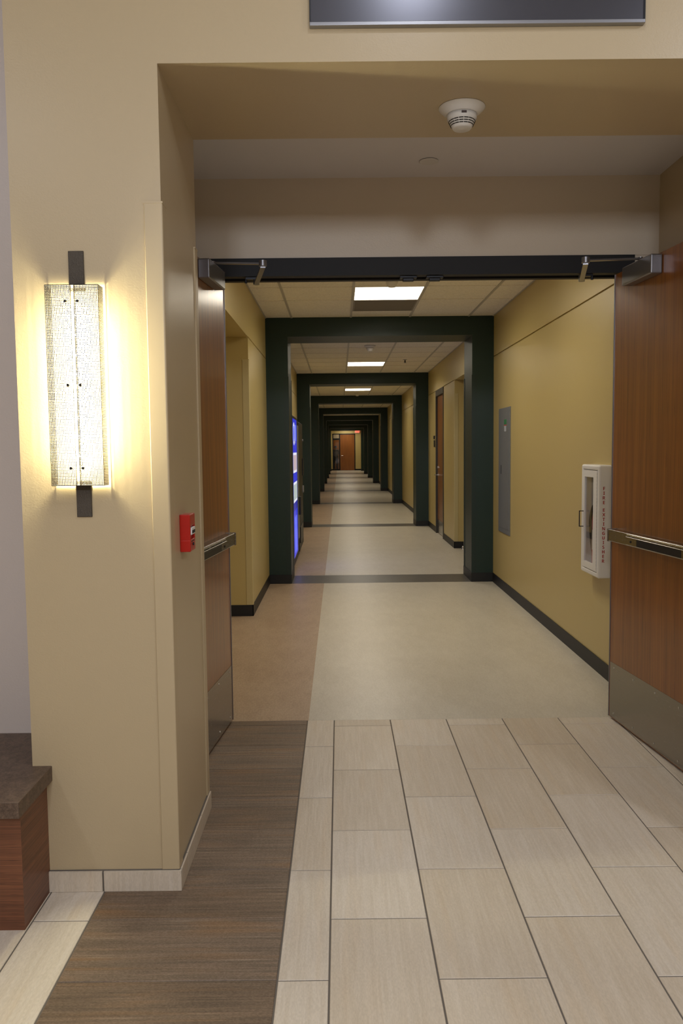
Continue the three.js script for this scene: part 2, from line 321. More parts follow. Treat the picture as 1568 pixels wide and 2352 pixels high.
// black vinyl baseboards
const BH = 0.1, BT = 0.007;
const bbR = [], bbL = [];
const bb = (list, side, z0, z1) => list.push(side < 0 ? bx(XL, XL + BT, 0, BH, z1, z0) : bx(XR - BT, XR, 0, BH, z1, z0));
bb(bbR, 1, ZD - 0.13, FR[0]); bb(bbR, 1, -12.11 + BT, -13.36); bb(bbR, 1, -14.40, FR[1]); bbR.push(bx(XR - BT, 2.75, 0, BH, -12.11, -12.11 + BT));
for (let k = 1; k < 8; k++) { if (k === 3) bb(bbR, 1, -31.9, FR[4]); else if (k < 7) bb(bbR, 1, FR[k] - FD, FR[k + 1]); else bb(bbR, 1, FR[k] - FD, ZE); }
struct('baseboard_right', bbR, M.black, 'black vinyl baseboard along the wall below the extinguisher cabinet', 'baseboard');
bb(bbL, -1, -7.29 + BT, FR[0]); bbL.push(bx(-1.85, XL + BT, 0, BH, -7.29, -7.29 + BT)); bb(bbL, -1, -12.75, FR[1]);
for (let k = 1; k < 8; k++) bb(bbL, -1, FR[k] - FD, k < 7 ? FR[k + 1] : ZE);
struct('baseboard_left', bbL, M.black, 'black vinyl baseboard around the recess pier', 'baseboard');
struct('baseboard_end', [bx(1.10, XR - BT, 0, BH, ZE, ZE + BT), bx(XL + BT, -0.47, 0, BH, ZE, ZE + BT)], M.black, 'black vinyl baseboard under the far end wall', 'baseboard');

// ------------------------------------------------------------------ green portal frames
const ORD = ['first', 'second', 'third', 'fourth', 'fifth', 'sixth', 'seventh', 'eighth'];
const IL = -0.55, IR = 1.455, IH = 2.705;
FR.forEach((z, k) => {
  const t = thing('trim_' + (k + 1), ORD[k] + ' dark green portal frame along the corridor from the double doors', 'frame', [0.45, 0, z - FD / 2], 'dark green portal frames', 'structure');
  part(t, 'post', bx(XL, IL, 0, IH, z - FD, z), M.green); part(t, 'post', bx(IR, XR, 0, IH, z - FD, z), M.green);
  part(t, 'header', bx(XL, XR, IH, HC + 0.02, z - FD, z), M.green);
  for (const [a, b] of [[XL, IL], [IR, XR]]) part(t, 'base_strip', bx(a - (a === IR ? BT : -BT), b + (b === IL ? BT : -BT), 0, BH, z - FD - BT, z + BT), M.black, 'black base strip');
  if (k < 5) for (const [x, s] of [[IL, 1], [IR, -1]]) for (const zz of [[z, 1], [z - FD, -1]]) {
    const w = 0.05, e = 0.005;
    part(t, 'corner_guard', [bx(x - s * w, x + s * e, BH, 2.277, zz[0], zz[0] + zz[1] * e), bx(x, x + s * e, BH, 2.277, zz[0] - zz[1] * w, zz[0])], M.greenGuard);
  }
});

// ------------------------------------------------------------------ corridor ceiling: lay-in tiles in a grid
const ceilCor = thing('ceiling_corridor', 'suspended ceiling of square acoustic tiles in a metal grid over the corridor', 'ceiling', [0, 0, 0], null, 'structure');
part(ceilCor, 'deck', bx(-2.0, 2.9, 3.14, 3.22, ZE - 4.2, ZD), S(0x55514a, { roughness: 0.9 }));
part(ceilCor, 'upstand', [bx(XL - 0.2, XL - 0.14, HC + 0.08, 3.15, ZE - 0.15, ZD - 0.13), bx(XR + 0.14, XR + 0.2, HC + 0.08, 3.15, ZE - 0.15, ZD - 0.13), bx(XL - 0.2, XR + 0.2, 2.895, 3.15, ZD - 0.15, ZD - 0.10), bx(XL, XR, HC + 0.05, 3.15, ZE - 0.2, ZE - 0.1)], S(0x55514a, { roughness: 0.9 }));
const CX = [XL, -0.502, 0.140, 0.780, 1.418, XR], P = 0.6425, TG = 0.011;
const bays = [[ZD - 0.13, FR[0], -7.376]];
for (let k = 0; k < 7; k++) bays.push([FR[k] - FD, FR[k + 1], 0]);
bays.push([FR[7] - FD, ZE, 0]);
const lampRows = { 0: [-5.4485, -7.376], 1: [-10.4675, -13.68], 2: [-16.46, -19.67], 3: [-25.8], 4: [-32.3], 5: [-38.9], 6: [-45.5], 7: [-53.6], 8: [-55.86] };
const lampZ = [], ceilStuff = [];
bays.forEach(([za, zb], k) => {
  const ref = (lampRows[k] || [za - 0.3]).slice(-1)[0];
  let rows = []; for (let n = -12; n <= 12; n++) { const z = ref - n * P; if (z < za - 0.03 && z > zb + 0.03) rows.push(z); }
  if (k === 0) rows = rows.filter(z => z > -8.2);
  rows.sort((a, b) => b - a); const cuts = [za, ...rows, zb];
  const lamps = (lampRows[k] || []).map(l => rows.reduce((a, b) => Math.abs(b - l) < Math.abs(a - l) ? b : a));
  const tees = [];
  for (let c = 1; c < 5; c++) part(ceilCor, 'grid_tee', bx(CX[c] - TG, CX[c] + TG, HC - 0.002, HC + 0.012, zb, za), M.tee);
  for (const z of rows) part(ceilCor, 'grid_tee', bx(XL, XR, HC - 0.0015, HC + 0.010, z - TG * 0.55, z + TG * 0.55), M.acoustic);
  part(ceilCor, 'edge_trim', [bx(XL, XL + 0.014, HC - 0.002, HC + 0.003, zb, za), bx(XR - 0.014, XR, HC - 0.002, HC + 0.003, zb, za)], M.tee);
  for (let r = 0; r + 1 < cuts.length; r++) for (let c = 0; c < 5; c++) {
    const a = cuts[r], b = cuts[r + 1];
    if (c === 2 && lamps.some(l => Math.abs(l - a) < 0.01)) { if (!lampZ.some(q => Math.abs(q[0] - a) < 0.01)) lampZ.push([a, b, k]); continue; }
    if (c === 2 && k === 0 && r + 2 === cuts.length) { part(ceilCor, 'ceiling_tile', bx(CX[c], CX[c + 1], HC + 0.006, HC + 0.022, b, -8.645), M.acoustic); continue; }
    const g = bx(CX[c] + 0.001, CX[c + 1] - 0.001, HC + 0.004, HC + 0.02, b + 0.001, a - 0.001);
    if (k < 4) part(ceilCor, 'ceiling_tile', g, M.acoustic); else ceilStuff.push(g);
  }
});
{ const q = part(ceilCor, 'ceiling_tile', ceilStuff, M.acoustic); q.userData.kind = 'stuff'; }
// return-air panel behind the first light
{
  const t = thing('air_panel', 'dull grey return air panel in the ceiling just beyond the first light', 'air vent', [0.46, HC, -8.33]);
  part(t, 'frame', [bx(0.151, 0.769, HC - 0.002, HC + 0.01, -8.048, -8.032), bx(0.151, 0.769, HC - 0.002, HC + 0.01, -8.644, -8.628), bx(0.151, 0.167, HC - 0.002, HC + 0.01, -8.628, -8.048), bx(0.753, 0.769, HC - 0.002, HC + 0.01, -8.628, -8.048)], M.mullion);
  part(t, 'backing', bx(0.151, 0.769, HC + 0.03, HC + 0.036, -8.644, -8.032), M.slot);
  for (let i = 0; i < 38; i++) part(t, 'slat', bx(0.167, 0.753, HC, HC + 0.012, -8.0545 - i * 0.0152, -8.0575 - i * 0.0152 - 0.006), M.mullion);
}
// troffers
const lampWords = ['just inside the double doors', 'before the first green frame', 'just beyond the first green frame', 'before the second green frame', 'just beyond the second green frame', 'before the third green frame', 'before the fourth green frame', 'before the fifth green frame', 'before the sixth green frame', 'before the seventh green frame', 'before the eighth green frame', 'just before the far end door'];
lampZ.forEach(([a, b], i) => {
  const z0 = a - 0.006, z1 = b + 0.006, x0 = CX[2] + TG, x1 = CX[3] - TG, xm = (x0 + x1) / 2, zm = (z0 + z1) / 2, D = 0.085;
  const t = thing('ceiling_light', 'square recessed ceiling light ' + lampWords[i], 'light', [xm, HC, zm], 'recessed corridor ceiling lights');
  part(t, 'housing', [bx(x0, x0 + 0.006, HC - 0.001, HC + D, z1, z0), bx(x1 - 0.006, x1, HC - 0.001, HC + D, z1, z0), bx(x0, x1, HC - 0.001, HC + D, z0 - 0.006, z0), bx(x0, x1, HC - 0.001, HC + D, z1, z1 + 0.006), bx(x0, x1, HC + D, HC + D + 0.02, z1, z0)], M.white);
  part(t, 'lens', bx(x0 + 0.007, x1 - 0.007, HC + D - 0.006, HC + D - 0.001, z1 + 0.007, z0 - 0.007), M.lens);
  areaLight(TROFFER_COLOR, TROFFER_POWER, x1 - x0 - 0.03, z0 - z1 - 0.03, [xm, HC + D - 0.009, zm], [xm, 0, zm]);
});

// ------------------------------------------------------------------ double doors
{
  const t = thing('door_frame', 'black metal door frame across the corridor entrance', 'door frame', [0.45, 0, ZD], null, 'structure');
  part(t, 'head', [bx(-0.70, 1.563, 2.394, 2.487, ZD - 0.045, ZD + 0.012), bx(-0.70, 1.563, 2.410, 2.487, ZD - 0.15, ZD - 0.045), bx(-0.645, 1.508, 2.394, 2.410, ZD - 0.15, ZD - 0.11)], S(0x0b0a0b, { roughness: 0.6 }));
  part(t, 'jamb', bx(-0.70, -0.648, 0, 2.394, ZD - 0.15, ZD + 0.012), M.blackFrame);
  part(t, 'jamb', bx(1.511, 1.563, 0, 2.394, ZD - 0.15, ZD + 0.012), M.blackFrame);
  for (const x of [0.375, 0.515]) part(t, 'strike', [rbx(x - 0.045, x + 0.045, 2.383, 2.394, ZD - 0.05, ZD - 0.01, 0.002, 1), rbx(x - 0.03, x + 0.03, 2.368, 2.384, ZD - 0.045, ZD - 0.015, 0.004, 1)], M.darkMetal);
}
function leaf(name, hx, s, label) {                          // hx: hinge line; s = -1 for the leaf that folds towards the column
  // local frame: u along the leaf from the hinge (0..W) towards the hall, w out of the push face towards the opening
  const W = 1.06, H0 = 0.012, H1 = 2.385, T = 0.045, ang = 0.098;
  const o = thing(name, label, 'door', [hx, 0, ZD], 'open double doors', 'structure'); o.userData.base = [0, 0, 0];
  o.rotation.y = s < 0 ? -ang : ang;                         // opened a little past square
  // in the group's frame: the leaf runs along +z from 0; its visible face looks to -s on x
  const X = w => -s * w, box = (u0, u1, y0, y1, w0, w1, r) => r ? rbx(Math.min(X(w0), X(w1)), Math.max(X(w0), X(w1)), y0, y1, u0, u1, r, 2) : bx(Math.min(X(w0), X(w1)), Math.max(X(w0), X(w1)), y0, y1, u0, u1);
  part(o, 'leaf', box(0.003, W, H0, H1, 0, T), M.door);
  part(o, 'hinge', box(-0.002, 0.003, H0, H1, 0.001, T + 0.004), M.alu, 'continuous aluminium edge hinge');
  part(o, 'kick_plate', box(0.012, W - 0.012, H0 + 0.005, H0 + 0.305, T, T + 0.0016), M.steel, 'brushed steel kick plate');
  const screws = []; for (const y of [H0 + 0.03, H0 + 0.28]) for (let i = 0; i < 5; i++) screws.push(cyl(0.005, 0.005, 0.0015, X(T + 0.0023), y, 0.06 + i * 0.23, 'x', 10));
  for (const g of screws) part(o, 'screw', g, M.chrome);
  // push bar
  const yb = 0.985, p0 = 0.075, p1 = 1.0, hb = 0.062;
  const pb = part(o, 'push_bar', box(p0, p1, yb, yb + hb, T, T + 0.052, 0.004), M.steel, 'stainless push bar');
  part(pb, 'end_cap', box(p0 - 0.006, p0 + 0.001, yb - 0.003, yb + hb + 0.003, T - 0.001, T + 0.056, 0.003), M.steel);
  part(pb, 'touch_pad', box(p0 + 0.235, p1 - 0.12, yb + 0.006, yb + hb - 0.014, T + 0.045, T + 0.066, 0.004), M.steel);
  part(pb, 'black_insert', box(p0 + 0.36, p1 - 0.14, yb + 0.01, yb + hb - 0.018, T + 0.06, T + 0.0672), M.blackFrame, 'black insert strip');
  part(pb, 'top_rail', box(p0 + 0.235, p1 - 0.12, yb + hb - 0.010, yb + hb - 0.002, T + 0.045, T + 0.060, 0.002), M.chrome);
  part(pb, 'lock_hole', cyl(0.0065, 0.0065, 0.003, X(T + 0.0665), yb + 0.026, p0 + 0.295, 'x', 12), M.slot);
  // closer with its arm
  const c0 = 0.205, c1 = 0.515, cy0 = 2.285, cy1 = 2.376;
  const cb = part(o, 'door_closer', box(c0, c1, cy0, cy1, T, T + 0.058, 0.007), M.alu, 'grey door closer box');
  const pin = [X(T + 0.035), cy1 + 0.006, 0.36];
  // elbow and shoe, turned into the leaf's frame
  const toLocal = p => { const v = new THREE.Vector3(p[0] - hx, p[1], p[2] - ZD); v.applyAxisAngle(new THREE.Vector3(0, 1, 0), -o.rotation.y); return [v.x, v.y, v.z]; };
  const el = toLocal([hx - s * 0.29 - (s > 0 ? 0.035 : 0), 2.362, -4.0]), sh = toLocal([hx - s * 0.215, 2.372, ZD - 0.02]);
  part(o, 'closer_arm', [cyl(0.012, 0.012, 0.022, pin[0], pin[1], pin[2]), bar([pin[0], pin[1] + 0.004, pin[2]], [el[0], el[1] + 0.006, el[2]], 0.024, 0.007), cyl(0.019, 0.019, 0.026, el[0], el[1] + 0.008, el[2]), bar([el[0], el[1] - 0.008, el[2]], [sh[0], sh[1] - 0.01, sh[2]], 0.024, 0.009), cyl(0.016, 0.016, 0.03, sh[0], sh[1], sh[2])], M.alu);
  const s2 = toLocal([hx - s * 0.16, 2.385, ZD - 0.02]);
  part(o, 'arm_shoe', [bar([sh[0], 2.388, sh[2]], [s2[0], 2.388, s2[2]], 0.03, 0.011), cyl(0.007, 0.007, 0.022, s2[0], 2.376, s2[2])], M.darkMetal);
  return o;
}
leaf('door_1', -0.645, -1, 'open reddish brown door leaf beside the red alarm box');
leaf('door_2', 1.508, 1, 'open reddish brown door leaf beside the fire extinguisher cabinet');

// ------------------------------------------------------------------ wall lamp on the column
{
  const x0 = -0.920, x1 = -0.753, xm = -0.835, y0 = 1.377, y1 = 2.008, zf = -2.632, zb = Z1 + 0.004;
  const o = thing('wall_sconce', 'lit wall lamp with a perforated metal shade on the cream column', 'wall lamp', [xm, y0, Z1]);
  const strap = S(0x5a534a, { metalness: 0.75, roughness: 0.5, bumpMap: hammered, bumpScale: 0.0012 });
  for (const [a, b] of [[1.272, y0 + 0.012], [y1 - 0.012, 2.124]]) part(o, 'mounting_strap', rbx(xm - 0.0245, xm + 0.0245, a, b, Z1, Z1 + 0.006, 0.001, 1), strap, 'dark hammered metal strap');
  const wire = S(0x4c4946, { metalness: 0.6, roughness: 0.4 }), g = [], pt = 0.0049, w = 0.0017, th = 0.0008, gap = 0.012;
  const sheets = [[x0, xm - gap / 2], [xm + gap / 2, x1]];
  for (const [a, b] of sheets) {
    const l = [], n = Math.round((b - a) / pt), st = (b - a) / n, ny = Math.round((y1 - y0) / pt), sy = (y1 - y0) / ny;
    for (let i = 0; i <= n; i++) l.push(bx(a + i * st - w / 2, a + i * st + w / 2, y0, y1, zf - th, zf));
    for (let j = 0; j <= ny; j++) l.push(bx(a, b, y0 + j * sy - w / 2, y0 + j * sy + w / 2, zf - th, zf));
    // returns: the outer side back to the wall and the short inner fold beside the slot
    const outer = a === x0 ? a : b, inner = a === x0 ? b : a;
    const side = (x, d) => { const m = Math.round(d / pt), sz = d / m; for (let i = 0; i <= m; i++) l.push(bx(x - th / 2, x + th / 2, y0, y1, zf - i * sz - w / 2, zf - i * sz + w / 2)); for (let j = 0; j <= ny; j++) l.push(bx(x - th / 2, x + th / 2, y0 + j * sy - w / 2, y0 + j * sy + w / 2, zf - d, zf)); };
    side(outer, zf - zb); side(inner, 0.009);
    const ca = a === x0 ? a : xm, cb2 = a === x0 ? xm : b;
    l.push(bx(ca, cb2, y0 - 0.001, y0 + 0.0012, zb, zf), bx(ca, cb2, y1 - 0.0012, y1 + 0.001, zb, zf));
    part(o, 'perforated_sheet', l, wire, 'perforated metal sheet');
  }
  for (const y of [1.432, 1.695, 1.957]) for (const dx of [-0.0195, 0.0195]) part(o, 'screw', cyl(0.0045, 0.0045, 0.005, xm + dx - 0.002, y, zf + 0.002, 'z', 14), M.darkMetal);
  const zt = Z1 + 0.045;
  const tube = S(0x000000, { emissive: new THREE.Color(1, 0.97, 0.85), emissiveIntensity: 2.2 });
  for (const [a, b] of [[1.44, 1.685], [1.70, 1.945]]) {
    part(o, 'lamp_tube', cyl(0.0075, 0.0075, b - a, xm, (a + b) / 2, zt, 'y', 12), tube);
    for (let i = 0; i < 4; i++) { const l = new THREE.PointLight(SCONCE_COLOR, SCONCE_POWER / 8); l.position.set(xm, a + (b - a) * (i + 0.5) / 4, zt); l.shadow.radius = 0.7; l.castShadow = true; scene.add(l); }
  }
}

// ------------------------------------------------------------------ fire alarm pull box on the column's side
{
  const y0 = 1.131, y1 = 1.262, z0 = -2.858, z1 = -2.955, x = XC, xf = XC + 0.037;
  const o = thing('fire_alarm_box', 'small red fire alarm pull box on the side of the column', 'alarm box', [x, y0, (z0 + z1) / 2]);
  part(o, 'body', [bx(x, xf - 0.008, y0 + 0.004, y1 - 0.004, z1 + 0.004, z0 - 0.004), rbx(x, xf, y1 - 0.042, y1, z1, z0, 0.003), rbx(x, xf, y0, y0 + 0.042, z1, z0, 0.003), rbx(x, xf, y0 + 0.038, y1 - 0.038, z0 - 0.014, z0 - 0.0004, 0.003), rbx(x, xf, y0 + 0.038, y1 - 0.038, z1 + 0.0004, z1 + 0.012, 0.003)], M.red);
  const h = part(o, 'pull_handle', [rbx(xf - 0.009, xf + 0.003, y0 + 0.058, y0 + 0.084, z1 + 0.014, z0 - 0.016, 0.003)], M.white, 'white pull handle');
  part(h, 'label', bx(xf + 0.003, xf + 0.0036, y0 + 0.063, y0 + 0.074, z1 + 0.02, z0 - 0.022), M.slot, 'black label strip');
  part(o, 'key_lock', cyl(0.005, 0.005, 0.006, xf + 0.001, y0 + 0.024, (z0 + z1) / 2, 'x', 14), M.darkMetal);
  part(o, 'slot_line', bx(xf - 0.001, xf + 0.0006, y0 + 0.034, y0 + 0.0365, z1 + 0.02, z0 - 0.02), M.slot);
}

// ------------------------------------------------------------------ bench in the niche
{
  const o = thing('bench', 'low oak bench with a brown laminate top in the niche beside the column', 'bench', [-2.4, 0, -2.74]);
  const xl = -3.9;
  part(o, 'end_panel', bx(-1.013, -0.995, 0, 0.384, -3.019, -2.46), M.bench);
  part(o, 'front_panel', bx(xl, -1.013, 0, 0.384, -2.478, -2.46), M.bench);
  part(o, 'seat_top', rbx(xl - 0.02, -0.975, 0.384, 0.435, -3.019, -2.402, 0.002, 1).clone(), M.slab);
}
// the bench top reaches in front of the column: cut line handled by the column itself

// ------------------------------------------------------------------ dark board above the opening
{
  const x0 = -0.079, x1 = 0.967, y0 = 2.799, y1 = 3.45;
  const o = thing('wall_board', 'dark grey glossy board with a silver bottom rail above the opening', 'board', [0.44, y0, Z1]);
  part(o, 'panel', bx(x0 + 0.004, x1 - 0.004, y0 + 0.008, y1, Z1, Z1 + 0.016), S(0x5a5a60, { roughness: 0.27, metalness: 0.7 }));
  part(o, 'rail', rbx(x0, x1, y0, y0 + 0.012, Z1, Z1 + 0.022, 0.002, 1), M.alu, 'silver bottom rail');
  part(o, 'rail', rbx(x0, x1, y1, y1 + 0.012, Z1, Z1 + 0.022, 0.002, 1), M.alu, 'silver top rail');
  part(o, 'edge', bx(x0, x0 + 0.004, y0 + 0.012, y1, Z1, Z1 + 0.02), M.black); part(o, 'edge', bx(x1 - 0.004, x1, y0 + 0.012, y1, Z1, Z1 + 0.02), M.black);
}

// ------------------------------------------------------------------ smoke detectors, sprinkler parts
function detector(x, y, z, sc, label, detail) {
  const o = thing('smoke_detector', label, 'smoke detector', [x, y, z], 'smoke detectors');
  part(o, 'base', lathe([[0.0, 0], [0.083 * sc, 0], [0.083 * sc, -0.003], [0.072 * sc, -0.014 * sc], [0.056 * sc, -0.024 * sc], [0.054 * sc, -0.026 * sc], [0, -0.026 * sc]], x, y, z), M.plastic);
  part(o, 'head', lathe([[0.0, -0.024 * sc], [0.054 * sc, -0.024 * sc], [0.053 * sc, -0.042 * sc], [0.048 * sc, -0.046 * sc], [0.036 * sc, -0.070 * sc], [0.031 * sc, -0.076 * sc], [0.0, -0.078 * sc]], x, y, z), M.plastic);
  if (detail) {
    for (let r = 0; r < 3; r++) for (let i = 0; i < 16; i++) {
      const yy = -(0.0495 + r * 0.0068) * sc, R = (0.048 - (0.0495 + r * 0.0068 - 0.046) * 0.5) * sc, a0 = (i + 0.5) / 16 * Math.PI * 2, n = 4, da = Math.PI * 2 / 16 * 0.86, l = [];
      for (let q = 0; q < n; q++) { const a = a0 - da / 2 + da * (q + 0.5) / n, g = new THREE.BoxGeometry(R * da / n * 1.06, 0.0036 * sc, 0.0016); g.rotateX(-0.45); g.translate(0, 0, R + 0.0003); g.rotateY(a); g.translate(x, y + yy, z); l.push(plain(g)); }
      part(o, 'vent_slot', l, M.slot);
    }
    part(o, 'indicator', [bx(x - 0.009, x + 0.009, y - 0.038, y - 0.030, z + 0.0525, z + 0.0545)], S(0x4a3c3a, { roughness: 0.3 }), 'small dark indicator window');
  }
}
detector(0.452, 2.70, -3.05, 1, 'round white smoke detector under the opening soffit', true);
detector(0.455, HC, -7.02, 0.95, 'round white smoke detector beside the first ceiling light', false);
detector(0.44, HC, -11.55, 1.0, 'round white smoke detector between the first and second green frames', false);
detector(0.47, HC, -21.2, 1.0, 'round white smoke detector near the third green frame', false);
single('sprinkler_cover', [lathe([[0, 0], [0.047, 0], [0.047, -0.003], [0.04, -0.006], [0, -0.006]], 0.455, 2.893, -4.17)], M.plastic, 'flat round sprinkler cover in the alcove ceiling', 'sprinkler', [0.455, 2.893, -4.17]);
{
  const x = 1.07, z = -13.37, o = thing('sprinkler', 'small pendant sprinkler head in the ceiling beyond the first green frame', 'sprinkler', [x, HC, z]);
  part(o, 'escutcheon', lathe([[0, 0.004], [0.035, 0.004], [0.03, -0.006], [0, -0.006]], x, HC, z), M.plastic);
  part(o, 'head', [cyl(0.008, 0.008, 0.04, x, HC - 0.022, z), cyl(0.02, 0.02, 0.003, x, HC - 0.05, z), bar([x - 0.012, HC - 0.02, z], [x - 0.006, HC - 0.05, z], 0.004, 0.004), bar([x + 0.012, HC - 0.02, z], [x + 0.006, HC - 0.05, z], 0.004, 0.004)], M.darkMetal);
}

// ------------------------------------------------------------------ extinguisher cabinet
const font = await new FontLoader().loadAsync('fonts/droid/droid_sans_bold.typeface.json');
function letter(ch, size, depth) { const g = new TextGeometry(ch, { font, size, depth, curveSegments: 4, bevelEnabled: false }); g.computeBoundingBox(); const b = g.boundingBox; g.translate(-(b.min.x + b.max.x) / 2, -(b.min.y + b.max.y) / 2, 0); return plain(g); }
{
  const xf = 1.612, y0 = 0.655, y1 = 1.367, z0 = -5.112, z1 = -5.484;                 // outer trim
  const o = thing('extinguisher_cabinet', 'white fire extinguisher cabinet with red lettering on the corridor wall', 'cabinet', [XR, y0, (z0 + z1) / 2]);
  const oy0 = 0.69, oy1 = 1.334, oz0 = -5.150, oz1 = -5.446;                          // door opening
  // trim body: rounded frame
  const sh = new THREE.Shape(), rad = 0.018; const W = z0 - z1, H = y1 - y0;
  sh.moveTo(rad, 0); sh.lineTo(W - rad, 0); sh.quadraticCurveTo(W, 0, W, rad); sh.lineTo(W, H - rad); sh.quadraticCurveTo(W, H, W - rad, H); sh.lineTo(rad, H); sh.quadraticCurveTo(0, H, 0, H - rad); sh.lineTo(0, rad); sh.quadraticCurveTo(0, 0, rad, 0);
  const ho = new THREE.Path(); const a = z0 - oz0, b = z0 - oz1, c = oy0 - y0, d = oy1 - y0;
  ho.moveTo(a, c); ho.lineTo(a, d); ho.lineTo(b, d); ho.lineTo(b, c); ho.lineTo(a, c); sh.holes.push(ho);
  const g = new THREE.ExtrudeGeometry(sh, { depth: XR - xf - 0.012, bevelEnabled: true, bevelThickness: 0.012, bevelSize: 0.012, bevelOffset: -0.012, bevelSegments: 4, curveSegments: 6 });
  // shape x -> -z (from z0), y -> y, depth -> +x
  g.rotateY(Math.PI / 2); g.translate(xf + 0.012, y0, z0);
  const p = g.attributes.position; for (let i = 0; i < p.count; i++) if (p.getX(i) > XR - 0.0005) p.setX(i, XR - 0.0005); g.computeVertexNormals();
  part(o, 'trim', plain(g), M.white);
  part(o, 'tub', [bx(1.80, 1.806, CAB.y0 + 0.001, CAB.y1 - 0.001, CAB.z1 + 0.001, CAB.z0 - 0.001), bx(xf + 0.02, 1.806, CAB.y0 + 0.001, CAB.y0 + 0.006, CAB.z1 + 0.001, CAB.z0 - 0.001), bx(xf + 0.02, 1.806, CAB.y1 - 0.006, CAB.y1 - 0.001, CAB.z1 + 0.001, CAB.z0 - 0.001), bx(xf + 0.02, 1.806, CAB.y0, CAB.y1, CAB.z0 - 0.006, CAB.z0 - 0.001), bx(xf + 0.02, 1.806, CAB.y0, CAB.y1, CAB.z1 + 0.001, CAB.z1 + 0.006)], M.white);
  const k = 0.003, dz0 = oz0 - k, dz1 = oz1 + k, dy0 = oy0 + k, dy1 = oy1 - k, wz0 = -5.225, wz1 = -5.41, wy0 = 0.733, wy1 = 1.288;
  const dr = part(o, 'door', [bx(xf - 0.001, xf + 0.012, dy0, wy0, dz1, dz0), bx(xf - 0.001, xf + 0.012, wy1, dy1, dz1, dz0), bx(xf - 0.001, xf + 0.012, wy0, wy1, wz0, dz0), bx(xf - 0.001, xf + 0.012, wy0, wy1, dz1, wz1)], M.white);
  part(dr, 'pane', bx(xf + 0.005, xf + 0.008, wy0, wy1, wz1, wz0), M.glass);
  part(dr, 'handle', [bx(xf - 0.028, xf - 0.001, 0.955, 0.960, -5.432, -5.425), bx(xf - 0.028, xf - 0.001, 1.057, 1.062, -5.432, -5.425), bx(xf - 0.030, xf - 0.025, 0.955, 1.062, -5.432, -5.425)], M.darkMetal, 'dark wire handle');
  const hinge = []; for (let i = 0; i < 28; i++) hinge.push(cyl(0.0022, 0.0022, 0.016, xf - 0.001, dy0 + 0.02 + i * 0.0222, dz0 + 0.001, 'y', 8));
  part(dr, 'hinge', hinge, M.plastic);
  // lettering on the face that looks down the hall
  const L = [], txt = 'FIRE EXTINGUISHER', step = 0.0291; let y = 1.222;
  for (const ch of txt) { if (ch !== ' ') { const q = letter(ch, 0.0205, 0.0006); q.translate(XR - 0.046, y, z0 + 0.0001); L.push(q); y -= step; } else y -= step * 0.62; }
  part(o, 'lettering', L, S(0xa81d14, { roughness: 0.5 }), 'red letters reading FIRE EXTINGUISHER');
}
{
  const x = 1.692, z = -5.312, y0 = CAB.y0 + 0.006, o = thing('fire_extinguisher', 'red fire extinguisher behind the glass of the white cabinet', 'fire extinguisher', [x, y0, z]);
  part(o, 'cylinder', lathe([[0, 0], [0.05, 0], [0.056, 0.006], [0.056, 0.34], [0.05, 0.37], [0.03, 0.395], [0.018, 0.40], [0.018, 0.41], [0, 0.41]], x, y0, z), M.red);
  part(o, 'valve', [cyl(0.016, 0.018, 0.05, x, y0 + 0.43, z), rbx(x - 0.012, x + 0.012, y0 + 0.45, y0 + 0.462, z - 0.09, z + 0.03, 0.003, 1), rbx(x - 0.010, x + 0.010, y0 + 0.478, y0 + 0.49, z - 0.085, z + 0.02, 0.003, 1)], M.darkMetal);
  part(o, 'hose', plain(new THREE.TubeGeometry(new THREE.CatmullRomCurve3([[0, 0.435, -0.01], [-0.03, 0.42, -0.055], [-0.05, 0.33, -0.062], [-0.045, 0.2, -0.062], [-0.03, 0.1, -0.062]].map(v => new THREE.Vector3(x + v[0], y0 + v[1], z + v[2]))), 24, 0.009, 8)), M.slot);
  part(o, 'label', plain(new THREE.CylinderGeometry(0.0565, 0.0565, 0.13, 24, 1, true, 2.6, 2.2).translate(x, y0 + 0.2, z)), M.white, 'pale instruction label');
}
// grey electrical panel
{
  const z0 = -8.14, z1 = -8.71, y0 = 0.603, y1 = 1.885, o = thing('electrical_panel', 'tall grey electrical panel cover near the first green frame', 'electrical panel', [XR, y0, (z0 + z1) / 2]);
  part(o, 'cover', rbx(XR - 0.009, XR, y0, y1, z1, z0, 0.002, 1), M.panel);
  part(o, 'door', rbx(XR - 0.012, XR - 0.008, y0 + 0.05, y1 - 0.05, z1 + 0.05, z0 - 0.05, 0.001, 1), M.panel);
  part(o, 'latch', bx(XR - 0.014, XR - 0.011, 1.21, 1.30, -8.56, -8.545), M.slot, 'black latch');
  part(o, 'sticker', bx(XR - 0.0128, XR - 0.0119, 1.715, 1.765, -8.41, -8.29), S(0x1f7a45), 'green sticker'); part(o, 'sticker', bx(XR - 0.0128, XR - 0.0119, 1.702, 1.712, -8.41, -8.29), S(0xb03a20), 'red sticker'); part(o, 'sticker', bx(XR - 0.0128, XR - 0.0119, 1.645, 1.699, -8.40, -8.31), S(0xb8bcc4), 'pale sticker');
}

